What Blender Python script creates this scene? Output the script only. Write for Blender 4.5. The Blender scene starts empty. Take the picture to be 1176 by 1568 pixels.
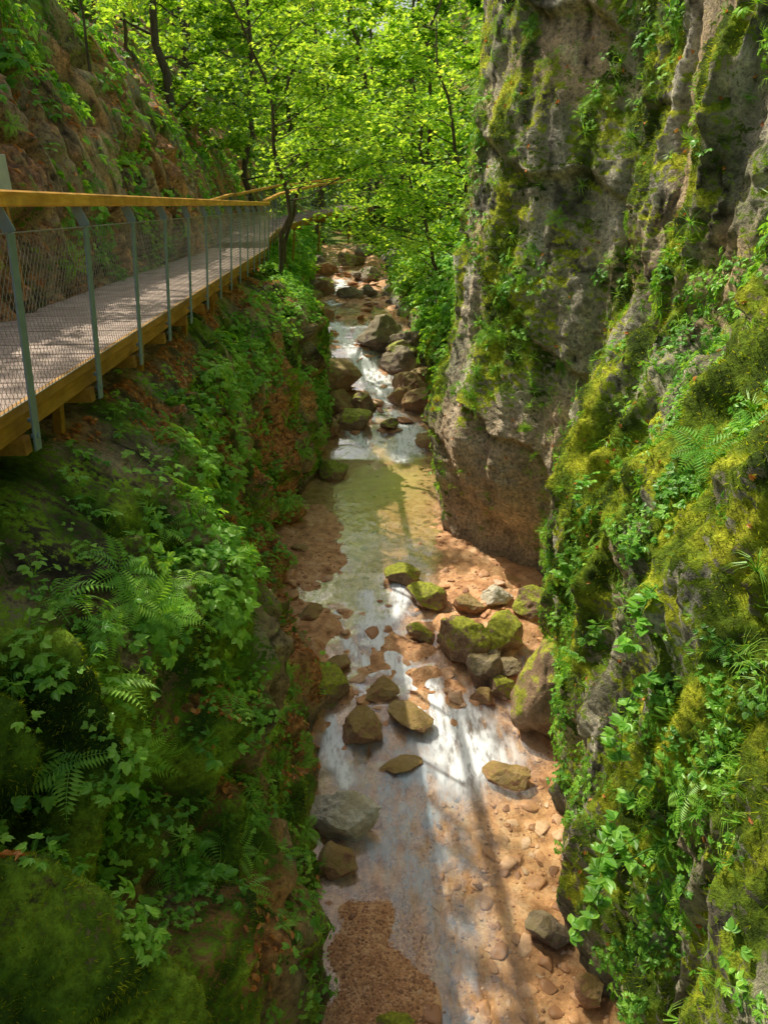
import bpy, math, random, bmesh
import numpy as np
from mathutils import Vector, Matrix
rng=np.random.default_rng(7); random.seed(7)
sc=bpy.context.scene
sc.view_settings.view_transform='Standard'; sc.view_settings.look='None'; sc.view_settings.exposure=0

# ---------------------------------------------------------------- noise
def _h(ix,iy,iz,s):
    n=(ix*374761393+iy*668265263+iz*2147483647%4294967291+s*974634777)&0xffffffff
    n=((n^(n>>13))*1274126177)&0xffffffff
    n=((n^(n>>16))*2246822519)&0xffffffff
    return ((n^(n>>15))&0xffffff)/float(0xffffff)
def vn(P,s=0):
    F=np.floor(P).astype(np.int64); f=P-F; f=f*f*(3-2*f); r=0
    for dx in(0,1):
        wx=f[...,0] if dx else 1-f[...,0]
        for dy in(0,1):
            wy=f[...,1] if dy else 1-f[...,1]
            for dz in(0,1):
                wz=f[...,2] if dz else 1-f[...,2]
                r=r+wx*wy*wz*_h(F[...,0]+dx,F[...,1]+dy,(F[...,2]+dz)*15731,s)
    return r*2-1
def fbm(P,o=4,s=0,g=.5):
    a=1;r=0;t=0
    for k in range(o):
        r=r+a*vn(P*(2.03**k)+17.3*k,s+k); t+=a; a*=g
    return r/t
def ridged(P,o=3,s=0):
    a=1;r=0;t=0
    for k in range(o):
        r=r+a*(1-np.abs(vn(P*(2.03**k)+9.1*k,s+k))*2); t+=a; a*=.5
    return r/t
def sstep(a,b,x):
    t=np.clip((x-a)/(b-a),0,1); return t*t*(3-2*t)
def cramp(x,stops):
    xs=[s[0] for s in stops]; return np.stack([np.interp(x,xs,[s[1][k] for s in stops]) for k in range(3)],-1)
def lerp(a,b,t): return a+(b-a)*t[...,None]

# ---------------------------------------------------------------- mesh helpers
def link(o,parent=None):
    sc.collection.objects.link(o)
    if parent: o.parent=parent
    return o
def empty(name,loc=(0,0,0)):
    e=bpy.data.objects.new(name,None); e.empty_display_size=.2; sc.collection.objects.link(e); return e
def mesh_np(name,V,F,mat,parent=None,smooth=True,attrs=None,cols=None):
    V=np.asarray(V,dtype=np.float32); F=np.asarray(F,dtype=np.int32)
    k=F.shape[1]; m=bpy.data.meshes.new(name)
    m.vertices.add(len(V)); m.vertices.foreach_set('co',V.ravel())
    m.loops.add(F.size); m.loops.foreach_set('vertex_index',F.ravel())
    m.polygons.add(len(F)); m.polygons.foreach_set('loop_start',np.arange(0,F.size,k,dtype=np.int32))
    try: m.polygons.foreach_set('loop_total',np.full(len(F),k,dtype=np.int32))
    except Exception: pass
    m.polygons.foreach_set('use_smooth',np.full(len(F),smooth,dtype=bool))
    m.update(calc_edges=True)
    for n,a in (attrs or {}).items():
        at=m.attributes.new(n,'FLOAT','POINT'); at.data.foreach_set('value',np.asarray(a,dtype=np.float32))
    for n,a in (cols or {}).items():
        a=a.reshape(-1,3); a=np.concatenate([a,np.ones((len(a),1))],1)
        at=m.attributes.new(n,'FLOAT_COLOR','POINT'); at.data.foreach_set('color',np.asarray(a,dtype=np.float32).ravel())
    if mat: m.materials.append(mat)
    return link(bpy.data.objects.new(name,m),parent)
def grid_faces(nu,nv,flip=False):
    i,j=np.meshgrid(np.arange(nu-1),np.arange(nv-1),indexing='ij')
    a=(i*nv+j).ravel(); b=a+1; c=a+nv+1; d=a+nv
    return np.stack([a,d,c,b] if flip else [a,b,c,d],1)
def norms(P):
    du=np.gradient(P,axis=0); dv=np.gradient(P,axis=1)
    n=np.cross(du,dv); return n/(np.linalg.norm(n,axis=-1,keepdims=True)+1e-9)
def blur(P,n,ax):
    for _ in range(n):
        Q=P.copy()
        if ax==0: Q[1:-1]=(P[:-2]+2*P[1:-1]+P[2:])/4
        else: Q[:,1:-1]=(P[:,:-2]+2*P[:,1:-1]+P[:,2:])/4
        P=Q
    return P
def frames(N,spin):
    N=N/(np.linalg.norm(N,axis=1,keepdims=True)+1e-9)
    ref=np.where(np.abs(N[:,2:3])<.9,np.array([[0,0,1.]]),np.array([[1.,0,0]]))
    X=np.cross(ref,N); X/=np.linalg.norm(X,axis=1,keepdims=True)+1e-9
    Y=np.cross(N,X); c=np.cos(spin)[:,None]; s=np.sin(spin)[:,None]
    return np.stack([X*c+Y*s,-X*s+Y*c,N],2)
class Bag:
    def __init__(s): s.V=[];s.F=[];s.T=[];s.n=0
    def add(s,tv,tf,pos,R,sc_,tint,tt=None):
        m=len(pos)
        if m==0: return
        V=np.einsum('mij,nj->mni',R,tv)*np.asarray(sc_).reshape(-1,1,1)+pos[:,None,:]
        n=len(tv)
        F=tf[None]+(np.arange(m)*n)[:,None,None]+s.n
        T=np.repeat(np.asarray(tint)[:,None],n,1)
        if tt is not None: T=T+tt[None]
        s.V.append(V.reshape(-1,3)); s.F.append(F.reshape(-1,tf.shape[1])); s.T.append(T.ravel()); s.n+=m*n
    def make(s,name,mat,parent=None,smooth=False):
        if not s.V: return None
        return mesh_np(name,np.concatenate(s.V),np.concatenate(s.F),mat,parent,smooth,{'tint':np.concatenate(s.T)})
def rotm(ax,a):
    c,s=math.cos(a),math.sin(a)
    if ax=='x': return np.array([[1,0,0],[0,c,-s],[0,s,c]])
    if ax=='y': return np.array([[c,0,s],[0,1,0],[-s,0,c]])
    return np.array([[c,-s,0],[s,c,0],[0,0,1]])
LEAF_V=np.array([[0,0,0],[-.26,.3,.05],[-.22,.68,.03],[0,1,-.1],[.22,.68,.03],[.26,.3,.05]]); LEAF_F=np.array([[0,3,2,1],[0,5,4,3]])
DIA_V=np.array([[0,0,0],[-.3,.45,.04],[0,1,-.06],[.3,.45,.04]]); DIA_F=np.array([[0,3,2,1]])
def combine(parts):
    V=[];F=[];T=[];n=0
    for v,f,t in parts:
        V.append(v);F.append(f+n);T.append(np.full(len(v),t));n+=len(v)
    return np.concatenate(V),np.concatenate(F),np.concatenate(T)
def strip(p0,p1,w):
    p0=np.array(p0,float);p1=np.array(p1,float);d=p1-p0
    s=np.cross(d,[0,0,1.]);s=s/(np.linalg.norm(s)+1e-6)*w if np.linalg.norm(s)>1e-6 else np.array([w,0,0])
    return np.array([p0-s,p0+s,p1+s*.5,p1-s*.5]),np.array([[0,1,2,3]])
def herb_tpl(seed,n=7,whorl=False):
    r=np.random.default_rng(seed); P=[]
    for i in range(n):
        a=i*2.4+r.uniform(-.4,.4); rad=r.uniform(.15,.8); h=r.uniform(.3,.95)*(1.1-rad*.5)
        base=np.array([math.cos(a)*rad,math.sin(a)*rad,h])
        ks=5 if whorl else 3; sp=.62 if whorl else 1.15
        for k in range(ks):
            c=k-(ks-1)/2; b=c*sp+a-math.pi/2; L=(r.uniform(.42,.6) if whorl else r.uniform(.3,.52))*(1-.15*abs(c))
            v=(LEAF_V*[.95 if whorl else 1.35,1,1])@rotm('x',-r.uniform(-.15,.5)).T@rotm('z',b).T*L+base
            P.append((v,LEAF_F,r.uniform(-.15,.15)))
        v,f=strip((0,0,0),base,.018); P.append((v,f,-.2))
    return combine(P)
def fern_tpl(seed,nf=7,np_=13):
    r=np.random.default_rng(seed);P=[]
    for i in range(nf):
        a=i*2*math.pi/nf+r.uniform(-.3,.3); L=r.uniform(.75,1.1); prev=None
        R=rotm('z',a)
        for k in range(np_+1):
            t=k/np_; p=np.array([0,L*(t*.95),L*(.62*t-.72*t*t)+.02])
            if prev is not None:
                v,f=strip(prev,p,.008); P.append((v@R.T,f,-.15))
            prev=p
            if k>0:
                w=.34*L*math.sin(math.pi*(t*.88+.1))**.8*(1.05-t*.6)
                for sgn in(-1,1):
                    v=DIA_V*[.42,1,1]*max(w,.04)@rotm('x',-.1).T@rotm('z',-sgn*1.2).T
                    P.append(((v+p)@R.T,DIA_F,r.uniform(-.08,.08)))
    return combine(P)
def grass_tpl(seed,n=12,droop=1.0):
    r=np.random.default_rng(seed);P=[]
    for i in range(n):
        a=r.uniform(0,6.28);L=r.uniform(.6,1.1);w=.022;R=rotm('z',a)
        pts=np.array([(0,.0,0),(0,.25*L,.45*L),(0,.6*L,.5*L*(1.3-droop*.5)),(0,.95*L,.5*L*(1-droop*.9))])
        for k in range(3):
            a0=w*(1-k/3);a1=w*(1-(k+1)/3.01)
            v=np.array([pts[k]-[a0,0,0],pts[k]+[a0,0,0],pts[k+1]+[a1,0,0],pts[k+1]-[a1,0,0]])
            P.append((v@R.T,np.array([[0,1,2,3]]),.05*k))
    return combine(P)
HERBS=[herb_tpl(1,5),herb_tpl(2,7),herb_tpl(3,5,True),herb_tpl(4,3,True)]
FERNS=[fern_tpl(5,7),fern_tpl(6,5)]
GRASS=[grass_tpl(8),grass_tpl(9,14,1.3)]

# ---------------------------------------------------------------- materials
class NT:
    def __init__(s,name):
        s.m=bpy.data.materials.new(name); s.m.use_nodes=True; s.t=s.m.node_tree; s.t.nodes.clear()
        s.out=s.t.nodes.new('ShaderNodeOutputMaterial')
    def n(s,ty): return s.t.nodes.new(ty)
    def l(s,a,b): s.t.links.new(a,b)
    def noise(s,vec,scale,detail=4,rough=.55):
        x=s.n('ShaderNodeTexNoise'); x.inputs['Scale'].default_value=scale; x.inputs['Detail'].default_value=detail; x.inputs['Roughness'].default_value=rough
        if vec: s.l(vec,x.inputs['Vector'])
        return x.outputs['Fac']
    def ramp(s,fac,stops):
        x=s.n('ShaderNodeValToRGB'); e=x.color_ramp.elements
        while len(e)<len(stops): e.new(.5)
        for i,(p,c) in enumerate(stops): e[i].position=p; e[i].color=(*c,1)
        s.l(fac,x.inputs['Fac']); return x.outputs['Color']
    def mix(s,f,a,b,mode='MIX'):
        x=s.n('ShaderNodeMix'); x.data_type='RGBA'; x.blend_type=mode
        if hasattr(f,'links'): s.l(f,x.inputs[0])
        else: x.inputs[0].default_value=f
        for v,i in((a,6),(b,7)):
            if hasattr(v,'links'): s.l(v,x.inputs[i])
            else: x.inputs[i].default_value=(*v,1)
        return x.outputs[2]
    def math(s,op,a,b=0.,clamp=False):
        x=s.n('ShaderNodeMath'); x.operation=op; x.use_clamp=clamp
        for v,i in((a,0),(b,1)):
            if hasattr(v,'links'): s.l(v,x.inputs[i])
            else: x.inputs[i].default_value=v
        return x.outputs[0]
    def maprange(s,v,a,b,c=0,d=1):
        x=s.n('ShaderNodeMapRange'); x.inputs[1].default_value=a;x.inputs[2].default_value=b;x.inputs[3].default_value=c;x.inputs[4].default_value=d
        s.l(v,x.inputs[0]); return x.outputs[0]
    def pos(s,scale=(1,1,1)):
        g=s.n('ShaderNodeNewGeometry')
        if scale==(1,1,1): return g.outputs['Position']
        mp=s.n('ShaderNodeMapping'); mp.inputs['Scale'].default_value=scale
        s.l(g.outputs['Position'],mp.inputs['Vector']); return mp.outputs['Vector']
    def attr(s,name,out='Fac'):
        a=s.n('ShaderNodeAttribute'); a.attribute_name=name; return a.outputs[out]
    def bump(s,h,st=.5,d=.05):
        b=s.n('ShaderNodeBump'); b.inputs['Strength'].default_value=st; b.inputs['Distance'].default_value=d
        s.l(h,b.inputs['Height']); return b.outputs['Normal']
    def princ(s,col,rough=.8,normal=None,spec=.3,metal=0):
        p=s.n('ShaderNodeBsdfPrincipled')
        if hasattr(col,'links'): s.l(col,p.inputs['Base Color'])
        else: p.inputs['Base Color'].default_value=(*col,1)
        if hasattr(rough,'links'): s.l(rough,p.inputs['Roughness'])
        else: p.inputs['Roughness'].default_value=rough
        p.inputs['Specular IOR Level'].default_value=spec; p.inputs['Metallic'].default_value=metal
        if normal: s.l(normal,p.inputs['Normal'])
        return p.outputs[0]
    def done(s,sh): s.l(sh,s.out.inputs['Surface']); return s.m
def leaf_mat(name,dark,mid,light,trans=.45,gloss=.03):
    t=NT(name); tint=t.attr('tint')
    col=t.ramp(tint,[(0,dark),(.5,mid),(1,light)])
    d=t.n('ShaderNodeBsdfDiffuse'); t.l(col,d.inputs[0])
    tr=t.n('ShaderNodeBsdfTranslucent'); c2=t.mix(1.,col,(1.7,1.4,.6),'MULTIPLY'); t.l(c2,tr.inputs[0])
    m=t.n('ShaderNodeMixShader'); m.inputs[0].default_value=trans; t.l(d.outputs[0],m.inputs[1]); t.l(tr.outputs[0],m.inputs[2])
    if gloss<=0: return t.done(m.outputs[0])
    g=t.n('ShaderNodeBsdfGlossy'); g.inputs['Roughness'].default_value=.4; g.inputs[0].default_value=(.8,.9,.8,1)
    m2=t.n('ShaderNodeMixShader'); m2.inputs[0].default_value=gloss; t.l(m.outputs[0],m2.inputs[1]); t.l(g.outputs[0],m2.inputs[2])
    return t.done(m2.outputs[0])
M_herb=leaf_mat('herb_leaf',(.035,.12,.016),(.16,.42,.045),(.38,.68,.10))
M_tree=leaf_mat('tree_leaf',(.03,.10,.012),(.18,.40,.035),(.50,.74,.12),.55,.02)
M_moss=leaf_mat('moss_leaf',(.04,.09,.007),(.18,.30,.016),(.48,.54,.035),.4,.0)
M_lit=leaf_mat('dry_leaf',(.24,.08,.03),(.62,.25,.07),(.78,.42,.16),.2,.02)

def cliff_mat(name):
    t=NT(name); P=t.pos(); rc=t.attr('rockc','Color'); mc=t.attr('mossc','Color'); mk=t.attr('mossm')
    n2=t.noise(P,16,6,.72)
    mf=t.maprange(t.math('ADD',mk,t.maprange(n2,.3,.7,-.3,.3)),.42,.56)
    d=t.maprange(n2,.33,.67,.35,1.7)  # tone follows the bump noise: relief shading painted into the colour
    col=t.mix(mf,rc,mc)
    cc=t.n('ShaderNodeCombineColor')
    for i in range(3): t.l(d,cc.inputs[i])
    col=t.mix(1.,col,cc.outputs[0],'MULTIPLY')
    return t.done(t.princ(col,t.maprange(mf,0,1,.6,.95),t.bump(n2,1.,.1),.25))
M_cliff=cliff_mat('mossy_cliff_rock')
def rock_mat(name,c1,c2,c3,moss=.5):
    t=NT(name); P=t.pos(); n1=t.noise(P,3,4,.6); n2=t.noise(P,18,5,.72)
    c=t.ramp(n1,[(.3,c1),(.5,c2),(.7,c3)]); c=t.mix(t.maprange(n2,.38,.62,0,.8),c,c1)
    g=t.n('ShaderNodeNewGeometry'); sx=t.n('ShaderNodeSeparateXYZ'); t.l(g.outputs['Normal'],sx.inputs[0])
    mf=t.math('ADD',sx.outputs[2],t.maprange(n1,.3,.7,-.6,.6)); mf=t.math('ADD',mf,t.maprange(n2,.3,.7,-.3,.3)); mf=t.math('MULTIPLY',t.maprange(mf,.4,.65),moss)
    mm=t.ramp(n2,[(.3,(.10,.13,.012)),(.6,(.44,.46,.035))])
    c=t.mix(mf,c,mm)
    return t.done(t.princ(c,.5,t.bump(n2,.9,.05),.4))
M_rockm=rock_mat('boulder_mossy',(.18,.11,.06),(.42,.28,.16),(.56,.42,.26),1.)
M_rock=rock_mat('boulder_brown',(.25,.12,.06),(.52,.29,.15),(.62,.43,.28),.3)
M_rockg=rock_mat('boulder_pale',(.5,.42,.25),(.78,.74,.6),(.82,.8,.7),.0)
M_rockd=rock_mat('boulder_wet',(.12,.085,.06),(.32,.22,.16),(.46,.35,.28),.2)
t=NT('pebbles'); c=t.ramp(t.attr('tint'),[(0,(.22,.10,.05)),(.3,(.5,.25,.12)),(.6,(.68,.37,.18)),(.85,(.72,.47,.29)),(1,(.7,.54,.4))]); n2=t.noise(t.pos(),30,3,.6)
c=t.mix(t.maprange(n2,.35,.7,0,.5),c,(.33,.15,.07)); M_peb=t.done(t.princ(c,.5,None,.35))
def bed_mat():
    t=NT('stream_bed_sand'); P=t.pos(); n1=t.noise(P,4.5,5,.62); n2=t.noise(P,26,5,.7)
    c=t.ramp(n1,[(.32,(.30,.135,.05)),(.5,(.72,.38,.17)),(.66,(.88,.57,.31))])
    c=t.mix(t.maprange(n2,.38,.66,0,.55),c,(.36,.17,.07))
    c=t.mix(t.attr('pool'),c,(.80,.58,.21))
    return t.done(t.princ(c,.45,t.bump(n2,.7,.04),.4))
M_bed=bed_mat()
def water_mat():
    t=NT('stream_water'); foam=t.attr('foam'); silk_sky_sheen=t.attr('silk_sky_sheen')
    n1=t.noise(t.pos((1.0,.5,1)),4.5,4,.6)
    nb=t.bump(n1,.25,.05)
    tr=t.n('ShaderNodeBsdfTransparent'); tr.inputs[0].default_value=(.96,.98,.95,1)
    gl=t.n('ShaderNodeBsdfGlossy'); gl.inputs['Roughness'].default_value=.1; gl.inputs[0].default_value=(1,1,1,1); t.l(nb,gl.inputs['Normal'])
    fr=t.n('ShaderNodeFresnel'); fr.inputs[0].default_value=1.33; t.l(nb,fr.inputs['Normal'])
    f=t.math('ADD',t.math('MULTIPLY',fr.outputs[0],.35),.03,True)
    m=t.n('ShaderNodeMixShader'); t.l(f,m.inputs[0]); t.l(tr.outputs[0],m.inputs[1]); t.l(gl.outputs[0],m.inputs[2])
    mk=t.n('ShaderNodeBsdfDiffuse'); mk.inputs[0].default_value=(.54,.74,.90,1)  # pale blue diffuse paints the sky's reflection and silky flow into the water
    st=t.noise(t.pos((2.4,.9,1)),1.8,5,.62)
    mf=t.math('MULTIPLY',silk_sky_sheen,t.maprange(st,.38,.62,.0,1.),True)
    m1=t.n('ShaderNodeMixShader'); t.l(mf,m1.inputs[0]); t.l(m.outputs[0],m1.inputs[1]); t.l(mk.outputs[0],m1.inputs[2])
    fd=t.n('ShaderNodeBsdfDiffuse'); fd.inputs[0].default_value=(.92,.95,.98,1)
    s2=t.noise(t.pos((5,1.5,1)),2.0,5,.65)
    ff=t.math('MULTIPLY',foam,t.maprange(s2,.34,.56,.25,1.35),True)
    m2=t.n('ShaderNodeMixShader'); t.l(ff,m2.inputs[0]); t.l(m1.outputs[0],m2.inputs[1]); t.l(fd.outputs[0],m2.inputs[2])
    return t.done(m2.outputs[0])
M_water=water_mat()
def wood(name,c1,c2,sc_=(30,3,30)):
    t=NT(name); n=t.noise(t.pos(sc_),1.,4,.6); n2=t.noise(t.pos(),3,4)
    c=t.ramp(n,[(.3,c1),(.7,c2)]); c=t.mix(t.maprange(n2,.4,.65,0,.55),c,tuple(x*.45 for x in c1))
    return t.done(t.princ(c,.65,t.bump(n,.3,.005),.3))
M_rail=wood('oiled_larch',(.70,.31,.03),(.92,.52,.09))
M_beam=wood('edge_beam_wood',(.36,.18,.03),(.55,.3,.06))
M_deck=wood('weathered_deck',(.30,.21,.17),(.56,.45,.38),(6,40,6))
def metal(name,c,r=.5,mt=.3):
    t=NT(name); n=t.noise(t.pos(),12,3); col=t.mix(t.maprange(n,.35,.7,0,.4),c,tuple(x*.6 for x in c)); return t.done(t.princ(col,r,None,.5,mt))
M_post=metal('painted_steel',(.22,.31,.38),.5,.1); M_wire=metal('wire_mesh',(.35,.34,.3),.45,.5)
t=NT('bark'); n=t.noise(t.pos((8,8,1.5)),2,4,.65); c=t.ramp(n,[(.3,(.05,.038,.025)),(.6,(.14,.105,.075)),(.8,(.24,.2,.15))]); M_bark=t.done(t.princ(c,.9,t.bump(n,.8,.03),.2))
t=NT('forest_floor'); P=t.pos(); n=t.noise(P,.6,5); c=t.ramp(n,[(.35,(.06,.12,.02)),(.5,(.12,.18,.03)),(.65,(.3,.18,.08))]); M_ground=t.done(t.princ(c,.95,None,.2))

# ---------------------------------------------------------------- stream profile
ZY=[-6,7.2,8.2,9.2,10.2,11.6,18,19,20,22,22.4,24,24.3,25,26.5,27,32,40,60,90,160]
ZZ=[0,0,.12,.2,.36,.5,.52,.66,.9,1.15,1.4,1.75,2.1,2.3,2.4,2.75,3.2,4.1,5.5,9,24]
def zw(Y): return np.interp(Y,ZY,ZZ)
def xl(Y): return np.interp(Y,[-6,4,5.5,6.7,9,11.8,15,19,23,30,45,60],[-.9,-.9,-.95,-1.05,-1.45,-2.15,-2.1,-1.85,-2.6,-3.4,-4,-5])
def xr(Y): return np.interp(Y,[-6,3.5,4.4,5.2,6.2,8.7,10,11,12.3,13.5,14,16.5,20,24,27,32,45,60],[2.6,2.4,2.15,2.1,2.4,2.6,3.1,3.0,2.0,1.5,1.4,2.1,1.75,1.6,.8,-.2,-1.2,-2])
def xe(Y): return -2.25-.0655*(Y-4.24)
def bed_h(X,Y):
    P=np.stack([X,Y,np.zeros_like(X)],-1)
    h=zw(Y)-.11+.07*fbm(P*1.1,4,3)+.03*fbm(P*5,3,8)
    d=((X+.05+.3*vn(P*1.7,71))/.5)**2+((Y-4.3+.3*vn(P*1.5,72))/1.15)**2
    h+=.21*np.exp(-d*1.3)
    h-=.12*np.exp(-(((X-.1)/1.2)**2+((Y-17.2)/1.2)**2))
    h+=.07*sstep(16,14.0,Y)*sstep(11,12,Y)
    h+=.11*np.exp(-(((X+1.6)/.5)**2+((Y-12.8)/2.6)**2))+.13*np.exp(-(((X-1.9)/.9)**2+((Y-10.8)/1.1)**2))
    e=np.minimum(X-xl(Y),xr(Y)-X); h+=.2*np.exp(-np.clip(e,0,9)/.18)*(.5+.5*vn(P*1.3,5))
    casc=np.exp(-((Y-9.3)/1.9)**2); h+=casc*.17*np.abs(fbm(P*1.8,3,21))*1.7
    h+=sstep(18.5,20,Y)*.25*fbm(P*1.3,3,33)
    return h
ys=np.concatenate([np.linspace(-4,12,420),np.linspace(12.04,48,380)]); xs=np.linspace(0,1,220)
Yg,S=np.meshgrid(ys,xs,indexing='ij'); Xg=(xl(Yg)-.8)*(1-S)+(xr(Yg)+.8)*S
pool=np.exp(-(((Xg-.0)/1.5)**2+((Yg-17)/1.5)**2))*.8
mesh_np('stream_bed',np.stack([Xg,Yg,bed_h(Xg,Yg)],-1).reshape(-1,3),grid_faces(len(ys),len(xs),True),M_bed,None,True,{'pool':pool.ravel()})
def poly_d(X,Y,pts):
    best=np.full(X.shape,9.)
    for (a,b) in zip(pts[:-1],pts[1:]):
        ax,ay,ar=a;bx,by,br=b
        dx,dy=bx-ax,by-ay; t=np.clip(((X-ax)*dx+(Y-ay)*dy)/(dx*dx+dy*dy),0,1)
        best=np.minimum(best,np.hypot(X-ax-t*dx,Y-ay-t*dy)/(ar+(br-ar)*t))
    return best
FO=[[(-.3,10.9,.12),(-.2,10.1,.2),(.1,9.3,.2),(.62,8.5,.26),(1.05,7.9,.42),(1.2,7.4,.5),(1.1,7.0,.3)],
    [(-.75,7.9,.08),(-.62,7.3,.15),(-.5,6.9,.1)],[(.25,11.3,.08),(.35,10.7,.14),(.15,10.1,.12)],[(-.9,10.3,.05),(-.55,9.6,.1),(-.2,9.0,.1)],
    [(-1.95,27.5,.25),(-1.75,26.5,.42),(-1.15,25.2,.4),(-.6,23.9,.38),(-.1,22.7,.45),(0.1,22.2,.42)],[(-1.0,27,.18),(-.85,25.3,.24),(-.7,24.4,.22)],
    [(.3,21.0,.16),(.7,19.8,.32),(.55,18.7,.36),(.45,18.2,.22)],[(-1.3,20.6,.1),(-.9,19.6,.18),(-.6,18.9,.15)],
    [(-2.2,36,.25),(-2.0,33,.3),(-2.3,31,.25)]]
xs2=np.linspace(0,1,240); ys2=np.concatenate([np.linspace(-4,12.5,620),np.linspace(12.54,48,420)])
Yg,S=np.meshgrid(ys2,xs2,indexing='ij'); Xg=(xl(Yg)-.5)*(1-S)+(xr(Yg)+.5)*S
P=np.stack([Xg,Yg,0*Xg],-1)
casc=np.exp(-((Yg-9.3)/1.8)**2)+sstep(18.6,20,Yg)
Zw=zw(Yg)+casc*(.035*fbm(P*2.2,3,44)-.03)+.005*fbm(P*3,3,2)
foam=np.zeros_like(Xg); w1=.14*fbm(P*2.6,3,51); w2=.2*fbm(P*2.2,3,55)
for pl in FO:
    d=poly_d(Xg+w1,Yg+w2,pl); foam=np.maximum(foam,np.exp(-(d/1.15)**2))
strk=.5+.9*fbm(P*np.array([8,2.2,1]),4,73)
steps=np.exp(-((Yg-22.2)/.35)**2)+np.exp(-((Yg-24.15)/.35)**2)+np.exp(-((Yg-26.8)/.4)**2)+np.exp(-((Yg-19.5)/.8)**2)*.5
foam=np.clip(foam*(.75+.5*strk)+(casc*.25+.6*steps)*sstep(.0,.5,fbm(P*np.array([3.5,1.6,1]),4,71))*strk,0,.97)
silk_sky_sheen=sstep(8.4,7.0,Yg)*(.08+.50*np.exp(-((Xg-(.3))/.7)**2))+.12*np.exp(-((Yg-9.2)/1.6)**2)*np.exp(-((Xg+.2)/.9)**2)  # where the painted sky reflection and silky streaks show
silk_sky_sheen=silk_sky_sheen*(1-.9*np.exp(-(((Xg+.1)/.7)**2+((Yg-4.3)/1.1)**2)))*sstep(1.7,1.0,Xg)
mesh_np('stream_water',np.stack([Xg,Yg,Zw],-1).reshape(-1,3),grid_faces(len(ys2),len(xs2),True),M_water,None,True,{'foam':foam.ravel(),'silk_sky_sheen':silk_sky_sheen.ravel()})

# ---------------------------------------------------------------- left bank
LS={-3:[(-.9,0),(-.9,1.2),(-1.05,2.5),(-1.4,3.8),(-1.8,4.8)],
4:[(-.9,0),(-.88,1.2),(-1.05,2.6),(-1.35,3.7),(-1.72,4.75)],
5.6:[(-.95,0),(-.93,1.2),(-1.15,2.6),(-1.38,3.8),(-1.65,4.75)],
6.7:[(-1.05,0),(-1.1,.9),(-1.85,1.25),(-2.2,3.2),(-2.3,4.8)],
9:[(-1.4,.1),(-1.4,1.0),(-2.0,1.45),(-2.15,3.2),(-2.35,4.8)],
10.4:[(-1.9,.4),(-2.0,1.0),(-2.45,1.8),(-2.55,3.2),(-2.65,4.8)],
12.2:[(-2.15,.5),(-2.3,1.3),(-2.55,2.5),(-2.6,3.8),(-2.8,4.9)],
15:[(-2.1,.5),(-2.05,1.8),(-2.1,3),(-2.3,4.1),(-2.85,5.0)],
19:[(-1.85,.7),(-1.7,2),(-1.75,3.3),(-1.95,4.5),(-2.9,5.2)],
23:[(-2.6,1.5),(-2.7,2.5),(-2.9,3.6),(-3.3,4.6),(-3.9,5.2)],
30:[(-3.4,3.1),(-3.6,4),(-4,4.6),(-4.5,5.2),(-5,5.6)],
50:[(-4.2,4.8),(-4.8,5.3),(-5.2,5.7),(-5.8,6.1),(-6.5,6.4)]}
def full(Y,pts):
    e=float(xe(Y)); f=max(0,(Y-22)*.08); e=min(e,pts[-1][0]-.15)
    return [(pts[0][0]+.3,pts[0][1]-.9)]+pts+[(e-.25,5.35+f*.3),(e-1.45,5.5+f*.5),(e-1.65,6.0+f*.5),(e-1.95,7.9),(e-3.0,10.3),(e-5.8,14.5),(e-13,23),(e-60,60)]
K=sorted(LS); ctrl=np.array([full(k,LS[k]) for k in K])
tt=np.concatenate([np.linspace(0,5,300),np.linspace(5.02,9,150),np.linspace(9.03,13,70)]); tt=np.clip(tt,0,ctrl.shape[1]-1)
nY=900; yy=-3+(np.linspace(0,1,nY)**1.8)*53
prof=np.zeros((nY,len(tt),2))
for a in range(2):
    tmp=np.stack([np.interp(yy,K,ctrl[:,p,a]) for p in range(ctrl.shape[1])],1)
    for i in range(nY): prof[i,:,a]=np.interp(tt,np.arange(ctrl.shape[1]),tmp[i])
PL=np.stack([prof[...,0],np.repeat(yy[:,None],len(tt),1),prof[...,1]],-1)
PL=blur(blur(PL,50,1),10,0)
N=norms(PL); flipL=N[100,100,0]<0
if flipL: N=-N
amp=np.where(tt[None]<5.2,1.,np.where(tt[None]<7.05,.12,1.3)); amp=blur(np.repeat(amp,nY,0),6,1)
wp=PL+.35*np.stack([fbm(PL*1.1,2,91),fbm(PL*1.1,2,92),fbm(PL*1.1,2,93)],-1)
bil=1-np.abs(vn(wp*np.array([1.5,1.5,.95]),96))*2
cr1=sstep(.76,1.,1-np.abs(vn(wp*np.array([1.2,1.25,.8]),97)))
disp=(.36*fbm(PL*np.array([.9,.8,.55]),3,11)-.18*bil-.48*cr1+.24*ridged(PL*np.array([1.7,1.7,.8]),3,5)+.11*fbm(PL*5,3,7)+.035*fbm(PL*16,2,4)+.06)*amp
disp=np.where(tt[None]>3.9,np.minimum(disp,.22),disp)
low=sstep(1.4,.5,tt)[None]; disp=disp*(1-.6*low)
PL=PL+N*disp[...,None]
NL=norms(PL); NL=-NL if flipL else NL
YL=PL[...,1]; tL=np.repeat(tt[None],nY,0)
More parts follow.
